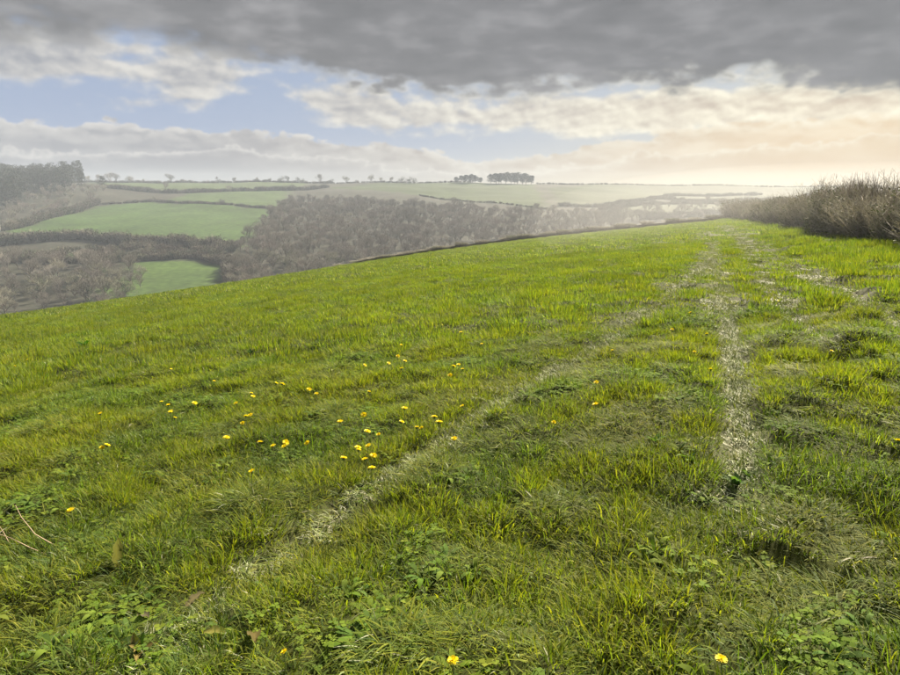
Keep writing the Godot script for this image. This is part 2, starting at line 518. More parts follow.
func hedgerow(called: String, pts: Array, protos: Array, mat: Material, step: float, lo: float, hi: float, label: String, group := "") -> Node3D:
	var a0: Vector2 = pts[0]
	var o := thing(called, Vector3(a0.x, land(a0.x, a0.y), -a0.y), label, "hedge", group)
	for k in pts.size() - 1:
		var a: Vector2 = pts[k]
		var b: Vector2 = pts[k + 1]
		var n := maxi(1, int(a.distance_to(b) / step))
		for j in n:
			var q := a.lerp(b, (j + r(0.0, 0.9)) / n) + Vector2(r(-0.5, 0.5), r(-0.5, 0.5)) * step * 0.3
			var m := part("shrub", protos[rng.randi() % protos.size()], mat, o)
			m.position = Vector3(q.x, land(q.x, q.y) - 0.05, -q.y) - o.position
			m.rotation.y = r(0, TAU)
			var sz := r(lo, hi)
			m.scale = Vector3(sz * r(0.9, 1.3), sz, sz * r(0.9, 1.3))
	return o

# ---------------------------------------------------------------- scene
func _ready() -> void:
	rng.seed = 20240407
	noise_of(n_low, 11, 0.55, 3)
	noise_of(n_mid, 12, 1.9, 3)
	noise_of(n_fine, 13, 4.0, 2)
	noise_of(n_hue, 14, 0.22, 4)
	noise_of(n_hill, 15, 0.007, 3)
	noise_of(n_cloud, 21, 0.085, 4)
	noise_of(n_puff, 22, 0.42, 6)
	noise_of(n_wisp, 23, 0.2, 6)

	var cam := Camera3D.new()
	cam.name = "camera"
	add_child(cam)
	cam.position = Vector3(0, 1.6, 0)
	cam.rotation_degrees = Vector3(-12.4, 0, 0)
	cam.fov = rad_to_deg(2.0 * atan(337.5 / 648.0))
	cam.near = 0.05
	cam.far = 4000.0
	cam.current = true

	var env := Environment.new()
	env.background_mode = Environment.BG_SKY
	env.sky = Sky.new()
	env.sky.sky_material = make_sky()
	env.tonemap_mode = Environment.TONE_MAPPER_LINEAR
	env.tonemap_exposure = EXPOSURE
	env.sdfgi_enabled = true
	env.ssao_enabled = true
	env.ssil_enabled = true
	env.volumetric_fog_enabled = true
	env.volumetric_fog_density = 0.00032
	env.volumetric_fog_albedo = Color(0.86, 0.92, 1.0)
	env.volumetric_fog_anisotropy = 0.0
	env.volumetric_fog_length = 1200.0
	var world := WorldEnvironment.new()
	world.name = "environment"
	world.environment = env
	add_child(world)

	var sun := DirectionalLight3D.new()
	sun.name = "sun"
	var sa := deg_to_rad(SUN_AZ)
	var se := deg_to_rad(SUN_EL)
	var to_sun := Vector3(sin(sa) * cos(se), sin(se), -cos(sa) * cos(se))
	sun.basis = Basis.looking_at(-to_sun)
	sun.light_color = Color(1.0, 0.94, 0.84)
	sun.light_energy = 1.6
	sun.light_angular_distance = 7.0
	sun.shadow_enabled = true
	add_child(sun)

	materials()
	terrain()
	print("terrain ", Time.get_ticks_msec())
	valley()
	print("valley ", Time.get_ticks_msec())
	near_hedges()
	grass()
	print("grass ", Time.get_ticks_msec())
	flowers()
	mist()
	print("done ", Time.get_ticks_msec())

func mist() -> void:
	# thin damp air lying over the far end of the field and along the hedge
	var bank := Node3D.new()
	bank.name = "mist"
	add_child(bank)
	tag(bank, "thin pale haze hanging over the far end of the field and hedge", "mist", "", "stuff")
	for a in [[Vector3(46, 9, 96), 0.0024], [Vector3(60, 13, 112), 0.0007]]:
		var o := FogVolume.new()
		o.name = "mist_layer"
		o.shape = 0  # ellipsoid
		o.size = a[0]
		o.position = Vector3(32, -0.4, -62)
		o.rotation.y = -0.34
		var m := FogMaterial.new()
		m.density = a[1]
		m.albedo = Color(0.96, 0.97, 0.98)
		o.material = m
		bank.add_child(o, true)
		tag(o, "", "", "", "stuff")

func materials() -> void:
	M.grass = paint(0.75, Color(0.96, 1.0, 0.5), 0.22)
	M.dead = paint(0.66, Color(0.55, 0.55, 0.42), 0.35)
	M.clover = paint(0.85, Color(0.7, 0.85, 0.35), 0.15)
	M.leaf = paint(0.62, Color(0.6, 0.7, 0.25), 0.35)
	M.twig = paint(0.85, Color.BLACK, 0.35)
	M.hedge = paint(0.8, Color(0.55, 0.55, 0.5), 0.3)
	M.bark = paint(0.9, Color.BLACK, 0.3)
	M.needle = paint(0.7, Color.BLACK, 0.35)
	M.petal = paint(0.6, Color(0.7, 0.7, 0.55), 0.3)
	# soil and thatch: fine grain over the vertex colours
	var grain := FastNoiseLite.new()
	noise_of(grain, 31, 0.03, 5)
	var ramp := Gradient.new()
	ramp.set_color(0, Color(0.55, 0.55, 0.5))
	ramp.set_color(1, Color(1, 1, 1))
	var tex := NoiseTexture2D.new()
	tex.width = 512
	tex.height = 512
	tex.seamless = true
	tex.noise = grain
	tex.color_ramp = ramp
	M.soil = paint(0.95, Color.BLACK, 0.2)
	M.soil.albedo_texture = tex
	M.soil.uv1_triplanar = true
	M.soil.uv1_world_triplanar = true
	M.soil.uv1_scale = Vector3.ONE * 0.9
	M.hill = paint(0.95, Color.BLACK, 0.2)
	var patchy := FastNoiseLite.new()
	noise_of(patchy, 33, 0.02, 6)
	var ramp2 := Gradient.new()
	ramp2.set_color(0, Color(0.62, 0.66, 0.6))
	ramp2.set_color(1, Color(1, 1, 1))
	var tex2 := NoiseTexture2D.new()
	tex2.width = 1024
	tex2.height = 1024
	tex2.seamless = true
	tex2.noise = patchy
	tex2.color_ramp = ramp2
	M.hill.albedo_texture = tex2
	M.hill.uv1_triplanar = true
	M.hill.uv1_world_triplanar = true
	M.hill.uv1_scale = Vector3.ONE * 0.011

func lines(stops: Array) -> PackedFloat32Array:
	# [from, to, step] runs
	var out := PackedFloat32Array()
	for s in stops:
		var n := int(round((s[1] - s[0]) / s[2]))
		for k in n:
			out.append(lerpf(s[0], s[1], float(k) / n))
	out.append(stops[stops.size() - 1][1])
	return out

func sheet(xs: PackedFloat32Array, ds: PackedFloat32Array, height: Callable, colour: Callable) -> ArrayMesh:
	var s := Shape.new()
	var w := xs.size()
	for d in ds:
		for x in xs:
			s.v.append(Vector3(x, height.call(x, d), -d))
			s.c.append(colour.call(x, d))
	s.n.resize(s.v.size())
	for b in ds.size():
		for a in w:
			var l := s.v[b * w + maxi(a - 1, 0)]
			var rr := s.v[b * w + mini(a + 1, w - 1)]
			var f := s.v[maxi(b - 1, 0) * w + a]
			var g := s.v[mini(b + 1, ds.size() - 1) * w + a]
			s.n[b * w + a] = (rr - l).cross(g - f).normalized()
	for b in ds.size() - 1:
		for a in w - 1:
			var q := b * w + a
			s.i.append_array(PackedInt32Array([q, q + w, q + 1, q + 1, q + w, q + w + 1]))
	return s.mesh()

const PASTURES := [
	[[-270, 395], [-287, 486], [-292, 560], [-263, 584], [-128, 515], [-122, 427], [-108, 336], [-160, 350], [-207, 376]],
	[[-252, 592], [-262, 668], [-172, 715], [-132, 532], [-190, 556]],
	[[-430, 729], [-455, 860], [-300, 860], [-180, 850], [-172, 760], [-311, 695]],
	[[-140, 291], [-119, 297], [-97, 277], [-80, 215], [-118, 215]],
	[[-255, 330], [-182, 322], [-168, 291], [-225, 288]],
	[[-140, 770], [-80, 860], [108, 870], [80, 539], [18, 582], [-29, 642], [-69, 702]],
	[[110, 760], [195, 860], [246, 680], [127, 558], [94, 566]],
	[[206, 735], [200, 870], [520, 880], [450, 790], [332, 640], [223, 590], [191, 632]],
	[[119, 523], [161, 559], [264, 562], [330, 620], [360, 520], [196, 480], [135, 467]],
	[[-900, -120], [900, -120], [900, 130], [-900, 130]],
]
const GREENS := [Color(0.082, 0.145, 0.042), Color(0.085, 0.135, 0.045), Color(0.09, 0.13, 0.05), Color(0.088, 0.15, 0.035), Color(0.07, 0.12, 0.035), Color(0.062, 0.092, 0.03), Color(0.058, 0.08, 0.028), Color(0.052, 0.07, 0.03), Color(0.056, 0.078, 0.026), Color(0.10, 0.14, 0.035)]
var pasture_polys := []

func hill_colour(x: float, d: float) -> Color:
	var p := Vector2(x + 6.0 * n_hill.get_noise_2d(x * 9.0, d * 9.0), d + 8.0 * n_hill.get_noise_2d(x * 7.0 + 9.0, d * 7.0))
	var v := 0.74 + 0.26 * n_hill.get_noise_2d(x * 6.0 + 50.0, d * 3.0) + 0.14 * n_hill.get_noise_2d(x * 25.0, d * 9.0)
	for k in pasture_polys.size():
		if Geometry2D.is_point_in_polygon(p, pasture_polys[k]):
			var c: Color = GREENS[k]
			return Color(c.r * v, c.g * v, c.b * v)
	return Color(0.078 * v, 0.075 * v, 0.062 * v)

func hill_height(x: float, d: float) -> float:
	var inside := smoothstep(0.0, 9.0, minf(minf(x + 78.0, 44.0 - x), minf(d + 5.0, 99.0 - d)))
	return land(x, d) - 1.6 * inside

func field_colour(x: float, d: float) -> Color:
	var v := 1.0 + 0.5 * n_mid.get_noise_2d(x * 2.0, d * 2.0)
	var t := clampf(0.5 + n_hue.get_noise_2d(x, d), 0.0, 1.0)
	var c := Color(0.055, 0.070, 0.020).lerp(Color(0.085, 0.105, 0.022), t)
	var w := track_at(x, d).x
	c = c.lerp(Color(0.15, 0.15, 0.095), w * 0.7)
	return Color(c.r * v, c.g * v, c.b * v)

func terrain() -> void:
	for p in PASTURES:
		var q := PackedVector2Array()
		for a in p:
			q.append(Vector2(a[0], a[1]))
		pasture_polys.append(q)
	var far := sheet(lines([[-820.0, 820.0, 8.0]]), lines([[-90.0, 1150.0, 7.0]]), hill_height, hill_colour)
	tag(part("hills", far, M.hill, self), "", "", "", "structure")
	var near := sheet(lines([[-78.0, -26.0, 1.3], [-26.0, -9.0, 0.4], [-9.0, 9.0, 0.12], [9.0, 26.0, 0.4], [26.0, 44.0, 1.2]]),
		lines([[-5.0, 1.0, 0.5], [1.0, 10.0, 0.12], [10.0, 30.0, 0.4], [30.0, 99.0, 1.3]]), ground, field_colour)
	tag(part("field", near, M.soil, self), "", "", "", "structure")

func in_poly(p: Array) -> PackedVector2Array:
	var q := PackedVector2Array()
	for a in p:
		q.append(Vector2(a[0], a[1]))
	return q

func fill(poly: PackedVector2Array, count: int, apart: float) -> Array:
	var lo := Vector2(1e9, 1e9)
	var hi := -lo
	for q in poly:
		lo = lo.min(q)
		hi = hi.max(q)
	var out := []
	for k in count * 30:
		if out.size() >= count:
			break
		var q := Vector2(r(lo.x, hi.x), r(lo.y, hi.y))
		if not Geometry2D.is_point_in_polygon(q, poly):
			continue
		var ok := true
		for o in out:
			if q.distance_squared_to(o) < apart * apart:
				ok = false
				break
		if ok:
			out.append(q)
	return out

func valley() -> void:
	var tm := [M.bark, M.twig]
	var bark := Color(0.13, 0.115, 0.10)
	var protos := []
	for k in 7:
		var tip: Color = [Color(0.20, 0.185, 0.16), Color(0.15, 0.14, 0.125), Color(0.29, 0.275, 0.245), Color(0.17, 0.17, 0.12), Color(0.20, 0.175, 0.155), Color(0.24, 0.235, 0.185), Color(0.13, 0.125, 0.10)][k]
		protos.append(bare_tree({"trunk": r(1.6, 2.8), "rad": 0.2, "depth": 5, "kids": [4, 3, 2, 2, 2], "spread": r(0.5, 0.72), "shrink": 0.78, "lift": r(0.02, 0.16), "bend": 0.18, "twig": 0.045, "sprays": 3, "bark": bark, "tip": tip, "ivy": [0, 0, 0, 9, 0, 2, 14][k]}))
	var slim := []
	for k in 3:
		slim.append(bare_tree({"trunk": 1.3, "rad": 0.16, "depth": 5, "kids": [2, 2, 2, 2, 2], "spread": 0.5, "shrink": 0.8, "lift": 0.16, "bend": 0.15, "twig": 0.05, "sprays": 3, "bark": bark, "tip": Color(0.11, 0.10, 0.085), "ivy": 4 * k}))
	var traits := ["warm brown", "dark brown", "pale grey", "olive-brown ivy-clad", "mid brown", "straw-grey", "dark ivy-wrapped"]
	# the wood that fills the valley
	var spots := []
	for q in fill(in_poly([[-71, 214], [-44, 236], [-10, 300], [51, 352], [135, 450], [118, 500], [73, 470], [20, 505], [-25, 545], [-95, 610], [-150, 600], [-122, 427], [-107, 336], [-84, 242]]), 1050, 4.2):
		spots.append([q, 0])
	for q in fill(in_poly([[-205, 277], [-175, 291], [-144, 291], [-112, 240], [-105, 196], [-170, 188], [-215, 230]]), 140, 4.8):
		spots.append([q, 1])
	for q in fill(in_poly([[128, 440], [118, 500], [240, 560], [330, 600], [400, 540], [380, 490], [196, 455]]), 170, 4.6):
		spots.append([q, 0])
	spots.sort_custom(func(a, b): return a[0].length() < b[0].length())
	var rest := []
	var tints := PackedColorArray()
	var count := 0
	for s in spots:
		var q: Vector2 = s[0]
		var size := r(0.5, 1.0) * r(0.85, 1.3)
		if count < 215:
			count += 1
			var which := rng.randi() % protos.size()
			if s[1] == 1:
				plant_tree("bare_tree", protos[which], tm, q.x, q.y, size, "%s %s leafless tree in the wood at the foot of the grass slope" % ["tall" if size > 0.8 else "low", traits[which]], "tree", "bare trees of the lower wood")
			else:
				plant_tree("bare_tree", protos[which], tm, q.x, q.y, size, "%s %s leafless tree in the wood that fills the valley" % ["tall" if size > 0.8 else "low", traits[which]], "tree", "bare trees of the valley wood")
		else:
			rest.append(Transform3D(Basis(Vector3.UP, r(0, TAU)).scaled(Vector3(size, size, size)), Vector3(q.x, land(q.x, q.y), -q.y)))
			var t := r(0.8, 1.2)
			tints.append(Color(t, t, t))
	var wood := Node3D.new()
	wood.name = "bare_wood"
	add_child(wood)
	tag(wood, "far grey mass of leafless woodland rising up the opposite slope", "wood", "", "stuff")
	for k in 3:
		var w := []
		var c := PackedColorArray()
		for j in rest.size():
			if j % 3 == k:
				w.append(rest[j])
				c.append(tints[j])
		var a := scatter("trunks", protos[k * 2][0], M.bark, w, c, wood)
		var b := scatter("crowns", protos[k * 2][1], M.twig, w, c, wood)
		tag(a, "", "", "", "stuff")
		tag(b, "", "", "", "stuff")
	# undergrowth: bushes and hedgerows between the fields
	var bushes := []
	for k in 4:
		bushes.append(shrub(2.2, 2.4, 70, 0.06, 130, [Color(0.14, 0.12, 0.10), Color(0.11, 0.095, 0.08), Color(0.17, 0.15, 0.12), Color(0.10, 0.10, 0.07)][k], [Color(0.06, 0.075, 0.035), Color(0.10, 0.085, 0.06), Color(0.07, 0.085, 0.04), Color(0.045, 0.06, 0.03)][k], 0.26))
	var g := "hedgerows on the opposite hill"
	hedgerow("hedgerow", [Vector2(-255, 330), Vector2(-207, 366), Vector2(-160, 342), Vector2(-108, 330)], bushes, M.twig, 1.5, 1.3, 3.2, "tall ragged hedgerow below the big green pasture", g)
	hedgerow("hedgerow", [Vector2(-252, 296), Vector2(-168, 285), Vector2(-118, 300), Vector2(-97, 282), Vector2(-80, 235)], bushes, M.twig, 1.7, 0.9, 1.9, "dense scrubby hedge around the small pasture above the lower wood", g)
	hedgerow("hedgerow", [Vector2(-300, 560), Vector2(-263, 586), Vector2(-190, 552), Vector2(-128, 518)], bushes, M.twig, 2.2, 0.8, 1.3, "low dark hedge along the top of the big green pasture", g)
	hedgerow("hedgerow", [Vector2(-350, 680), Vector2(-262, 672), Vector2(-172, 718), Vector2(-140, 765)], bushes, M.twig, 2.2, 1.2, 2.6, "wide scrubby hedge above the second pasture", g)
	hedgerow("hedgerow", [Vector2(-300, 562), Vector2(-287, 486), Vector2(-270, 400)], bushes, M.twig, 2.0, 1.4, 3.0, "overgrown hedge below the dark pine wood", g)
	hedgerow("hedgerow", [Vector2(-480, 846), Vector2(-300, 846), Vector2(-150, 848)], bushes, M.twig, 2.4, 0.9, 1.8, "hedge along the skyline beneath the row of bare trees", g)
	hedgerow("hedgerow", [Vector2(-150, 846), Vector2(-60, 848), Vector2(30, 850)], bushes, M.twig, 2.4, 0.7, 1.3, "thin skyline hedge leading up to the evergreen clumps", g)
	hedgerow("hedgerow", [Vector2(-29, 640), Vector2(18, 584), Vector2(80, 541)], bushes, M.twig, 1.9, 0.5, 1.0, "thin dark hedge slanting across the pale pasture below the evergreens", g)
	hedgerow("hedgerow", [Vector2(110, 850), Vector2(200, 856), Vector2(330, 862), Vector2(560, 866)], bushes, M.twig, 2.4, 0.6, 1.3, "hazy skyline hedge beyond the evergreen clumps", g)
	hedgerow("hedgerow", [Vector2(94, 566), Vector2(127, 556), Vector2(246, 678), Vector2(330, 700)], bushes, M.twig, 2.1, 0.9, 1.9, "hazy hedge climbing the pale slope under the sunlit sky", g)
	hedgerow("hedgerow", [Vector2(191, 632), Vector2(223, 588), Vector2(332, 638), Vector2(452, 788)], bushes, M.twig, 2.1, 0.9, 1.7, "faint hedge bounding the far right-hand pasture", g)
	hedgerow("hedgerow", [Vector2(119, 520), Vector2(161, 562), Vector2(264, 566), Vector2(340, 622)], bushes, M.twig, 2.1, 1.2, 2.3, "faint leggy hedge above the lowest hazy pasture", g)
	hedgerow("hedgerow", [Vector2(135, 463), Vector2(196, 477), Vector2(360, 517)], bushes, M.twig, 1.9, 1.5, 2.8, "bushy hazy hedge behind the earth bank", g)
	# scrub between the pastures
	for q in fill(in_poly([[-250, 300], [-182, 326], [-160, 344], [-108, 332], [-84, 250], [-97, 282], [-119, 302], [-140, 296], [-168, 287]]), 110, 3.2):
		var which := rng.randi() % 4
		var o := thing("scrub_bush", Vector3(q.x, land(q.x, q.y), -q.y), ["grey-brown", "dark brown", "pale", "dark olive"][which] + " leafless scrub bush in the thicket between the pastures above the lower wood", "bush", "scrub between the pastures", r(0, TAU))
		o.scale = Vector3.ONE * r(1.0, 2.2)
		part("twigs", bushes[which], M.twig, o)
	# single trees in the hedges
	for a in [[-190, 552, 0.9], [-132, 520, 0.75], [-262, 588, 0.8], [-300, 700, 1.1], [-230, 690, 1.0], [-172, 716, 1.2]]:
		plant_tree("hedge_tree", protos[rng.randi() % protos.size()], tm, a[0], a[1], a[2], "small leafless tree rising from a hedgerow between pastures", "tree", "single hedge trees on the opposite hill")
	for a in [[-240, 342], [-222, 352], [-214, 360], [-196, 362], [-186, 356], [-176, 350], [-166, 345], [-150, 340], [-142, 338], [-133, 336], [-120, 333], [-250, 333], [-112, 345], [-104, 322]]:
		plant_tree("hedge_tree", slim[rng.randi() % 3], tm, a[0] + r(-2, 2), a[1] + r(-2, 2), r(0.7, 1.1), "slender upright tree in the ragged hedgerow below the big green pasture", "tree", "slender trees of the ragged hedgerow")
	# the row along the skyline
	var line := [[-458, 1.15, 0], [-446, 0.9, 0], [-432, 1.25, 0], [-424, 1.1, 0], [-409, 1.3, 0], [-403, 0.9, 0], [-388, 0.8, 1], [-376, 0.7, 1], [-352, 1.15, 0], [-340, 0.7, 1], [-296, 1.2, 2], [-272, 0.8, 0], [-246, 0.6, 0], [-228, 1.0, 0], [-216, 0.9, 0], [-206, 1.1, 0], [-194, 1.0, 0], [-186, 0.8, 0], [-164, 1.1, 0], [-152, 0.7, 0], [-131, 1.0, 0], [-118, 0.7, 0], [-100, 1.15, 0], [-88, 0.8, 0], [-74, 1.1, 0], [-62, 1.2, 3], [-52, 0.9, 3], [-45, 0.9, 3]]
	for a in line:
		var pr: Array = slim[rng.randi() % 3] if a[2] == 2 else protos[3 if a[2] == 3 else rng.randi() % protos.size()]
		plant_tree("skyline_tree", pr, tm, a[0], 846.0 + r(-6, 6), a[1] * r(0.85, 1.5), "leafless tree silhouetted in the hedge along the skyline", "tree", "bare trees along the skyline")
	cottage()
	# evergreens
	var pm := [M.bark, M.needle]
	var pines := [pine(22, 5.4, 0.12), pine(20, 4.8, 0.15), pine(23, 5.8, 0.2), pine(18, 5.0, 0.1)]
	for q in fill(in_poly([[-330, 480], [-345, 555], [-350, 600], [-372, 665], [-400, 725], [-560, 729], [-470, 560], [-380, 470]]), 150, 6.0):
		var which := rng.randi() % 4
		plant_tree("pine_tree", pines[which], pm, q.x, q.y, r(0.75, 1.08), "%s dark evergreen in the dense pine wood above the big green pasture" % ["tall broad", "narrow", "tall spreading", "shorter broad"][which], "tree", "pines of the hillside wood")
	for a in [[-366, 640, 0.95], [-354, 640, 0.75], [-341, 652, 0.6]]:
		plant_tree("pine_tree", pines[2], pm, a[0], a[1], a[2], "ragged dark pine at the open edge of the pine wood", "tree", "pines at the wood's edge")
	for q in fill(in_poly([[-262, 375], [-282, 443], [-300, 500], [-300, 566], [-345, 668], [-372, 640], [-356, 560], [-345, 480], [-330, 410], [-295, 365]]), 95, 5.5):
		var which := rng.randi() % protos.size()
		plant_tree("bare_tree", protos[which], tm, q.x, q.y, r(0.8, 1.1), "%s leafless tree in the belt beneath the dark pine wood" % traits[which], "tree", "bare trees below the pines")
	var round_pines := [pine(13, 5.2, 0.2), pine(12, 5.0, 0.22), pine(13, 5.6, 0.18)]
	for a in [[52, 0.85], [58, 1.0], [65, 0.95], [71, 1.05], [78, 1.0], [85, 1.08], [91, 1.0], [97, 0.98], [102, 0.85], [62, 0.9], [82, 0.9]]:
		plant_tree("evergreen_tree", round_pines[rng.randi() % 3], pm, a[0], 842 + r(-7, 7), a[1], "round-topped dark evergreen in the larger skyline clump", "tree", "larger evergreen clump on the skyline")
	for a in [[8, 0.55], [14, 0.7], [20, 0.8], [26, 0.85], [32, 0.75], [38, 0.55]]:
		plant_tree("evergreen_tree", round_pines[rng.randi() % 3], pm, a[0], 842 + r(-5, 5), a[1] * 0.92, "low dark evergreen in the smaller skyline clump", "tree", "smaller evergreen clump on the skyline")

func cottage() -> void:
	var o := thing("cottage", Vector3(-277.6, land(-277.6, 395), -395), "small white-walled cottage among bare trees under the pine wood", "house", "", 0.25)
	var white := paint(0.9, Color.BLACK, 0.2)
	white.vertex_color_use_as_albedo = false
	white.albedo_color = Color(0.74, 0.73, 0.70)
	var slate := white.duplicate()
	slate.albedo_color = Color(0.36, 0.36, 0.38)
	var dark := white.duplicate()
	dark.albedo_color = Color(0.2, 0.22, 0.24)
	var b := BoxMesh.new()
	b.size = Vector3(10, 5, 6)
	part("wall", b, white, o).position.y = 2.3
	var p := PrismMesh.new()
	p.size = Vector3(6.8, 2.6, 10.6)
	var rf := part("roof", p, slate, o)
	rf.position.y = 6.1
	rf.rotation.y = PI / 2
	var ch := BoxMesh.new()
	ch.size = Vector3(0.8, 1.8, 0.8)
	part("chimney", ch, white, rf).position = Vector3(0.0, 1.2, 4.4)
	var wn := BoxMesh.new()
	wn.size = Vector3(1.1, 1.2, 0.12)
	for k in 6:
		part("window", wn, dark, o).position = Vector3([-3.3, 0.0, 3.3][k % 3], 1.5 + 2.0 * (k / 3), 3.0)

func near_hedges() -> void:
	# the hedge along the right-hand side of the field
	var protos := []
	for k in 5:
		protos.append(shrub(1.8, 1.5, 170, 0.016, [900, 2100, 1000, 2300, 700][k], [Color(0.24, 0.225, 0.20), Color(0.20, 0.19, 0.175), Color(0.28, 0.265, 0.235), Color(0.22, 0.22, 0.18), Color(0.21, 0.20, 0.18)][k], [Color(0.10, 0.12, 0.06), Color(0.12, 0.135, 0.085), Color(0.15, 0.145, 0.10), Color(0.09, 0.115, 0.065), Color(0.17, 0.165, 0.13)][k], 0.085))
	var shoots := []
	for k in 3:
		var s := Shape.new()
		for j in 20:
			var p := Vector3(r(-0.6, 0.6), 0.0, r(-0.35, 0.35))
			var dir := Vector3(r(-0.25, 0.25), 1.0, r(-0.2, 0.2)).normalized()
			var l := r(0.25, 0.85)
			s.tube([p, p + dir * l * 0.5, p + dir * l + Vector3(r(-0.05, 0.05), 0, 0)], [0.007, 0.005, 0.002], 3, Color(0.16, 0.14, 0.12))
			for t in 4:
				var b := p + dir * l * r(0.3, 0.95)
				var e := (dir + Vector3(r(-0.8, 0.8), 0.2, r(-0.8, 0.8))).normalized() * r(0.08, 0.22)
				s.tube([b, b + e], [0.0035, 0.0015], 3, Color(0.16, 0.14, 0.12))
		shoots.append(s.mesh())
	var o := thing("hedge", Vector3(HEDGE_A.x, land(HEDGE_A.x, HEDGE_A.y), -HEDGE_A.y), "long tangled brown hedge with bare shoots along the right side of the field", "hedge")
	var n := 108
	for k in n:
		var t := (k + r(0.0, 0.8)) / n
		var q := HEDGE_A.lerp(HEDGE_B, t) + Vector2(r(-0.35, 0.35), r(-0.3, 0.3)) + Vector2(0.55, -0.2) * (k % 2)
		var m := part("shrub", protos[rng.randi() % 5], M.hedge, o)
		var h := 0.92 + 0.14 * sin(t * 21.0) + 0.1 * sin(t * 57.0 + 1.0)
		h *= 1.0 + 0.1 * smoothstep(0.45, 0.25, t)
		m.position = Vector3(q.x, ground(q.x, q.y) - 0.08, -q.y) - o.position
		m.rotation.y = r(0, TAU)
		m.scale = Vector3(r(0.8, 1.3), h * r(0.8, 1.16), r(0.8, 1.3))
		if t < 0.62:
			var u := part("shoot", shoots[k % 3], M.twig, o)
			u.position = m.position + Vector3(0, 1.35 * h, 0)
			u.rotation.y = r(0, TAU)
			u.scale = Vector3.ONE * r(0.7, 1.25) * (1.0 if t < 0.45 else 0.7)
	# the earth bank that closes the far side of the field
	var path := [Vector2(33.3, 76), Vector2(27, 79.5), Vector2(20, 83), Vector2(12, 86.5), Vector2(4, 88), Vector2(-4, 88), Vector2(-10, 89), Vector2(-17, 92)]
	var b0 := thing("hedge_bank", Vector3(12, land(12, 86.5), -86.5), "low dark earth bank with clipped scrub closing the far side of the field", "bank")
	var s := Shape.new()
	var rows := 0
	for k in path.size() - 1:
		for j in 8:
			var q: Vector2 = path[k].lerp(path[k + 1], j / 8.0)
			var way: Vector2 = (path[k + 1] - path[k]).normalized()
			var acr := Vector2(way.y, -way.x)
			for a in 7:
				var u := (a - 3) / 3.0
				var hh := (0.36 - 0.2 * smoothstep(0.0, -14.0, q.x)) * (1.0 - u * u * 0.9) * (1.0 if absf(u) < 0.99 else 0.0) + 0.10 * n_mid.get_noise_2d(q.x * 0.6 + a, q.y * 0.6)
				var w := q + acr * u * 0.75
				var v := 1.0 + 0.4 * n_mid.get_noise_2d(w.x, w.y)
				s.v.append(Vector3(w.x, land(w.x, w.y) + hh - (0.25 if absf(u) > 0.99 else 0.0), -w.y) - b0.position)
				s.n.append(Vector3(acr.x * u, 1.0, -acr.y * u).normalized())
				s.c.append(Color(0.15 * v, 0.155 * v, 0.08 * v))
			rows += 1
	for k in rows - 1:
		for a in 6:
			var q := k * 7 + a
			s.i.append_array(PackedInt32Array([q, q + 1, q + 7, q + 1, q + 8, q + 7]))
	part("bank", s.mesh(), M.soil, b0)
	for k in 75:
		var t := r(0.0, path.size() - 1.001)
		var q: Vector2 = path[int(t)].lerp(path[int(t) + 1], t - int(t)) + Vector2(r(-0.3, 0.3), r(-0.3, 0.3))
		var m := part("shrub", protos[rng.randi() % 5], M.hedge, b0)
		m.position = Vector3(q.x, land(q.x, q.y) + 0.3, -q.y) - b0.position
		m.rotation.y = r(0, TAU)
		m.scale = Vector3(r(0.8, 1.2), r(0.08, 0.36) * (1.0 - 0.5 * smoothstep(0.0, -14.0, q.x)), r(0.8, 1.2))
	# the bushes where hedge and bank meet
	for a in [[33.5, 78.0, 1.5, "tallest rounded bush where the long hedge meets the earth bank"], [35.5, 77.0, 1.35, "grey bush tucked behind the far end of the long hedge"]]:
		var u := thing("corner_bush", Vector3(a[0], land(a[0], a[1]), -a[1]), a[3], "bush", "bushes at the field corner", r(0, TAU))
		part("twigs", protos[rng.randi() % 5], M.hedge, u)
		u.scale = Vector3(a[2] * 1.1, a[2], a[2] * 1.1)

# ---------------------------------------------------------------- grass
func place(x: float, d: float, y: float, turn: float, size: Vector3, lean := 0.12) -> Transform3D:
	var b := Basis(Vector3.UP, turn).scaled_local(size)
	b = Basis(Vector3(r(-1, 1), 0, r(-1, 1)).normalized(), r(0, lean)) * b
	return Transform3D(b, Vector3(x, y, -d))

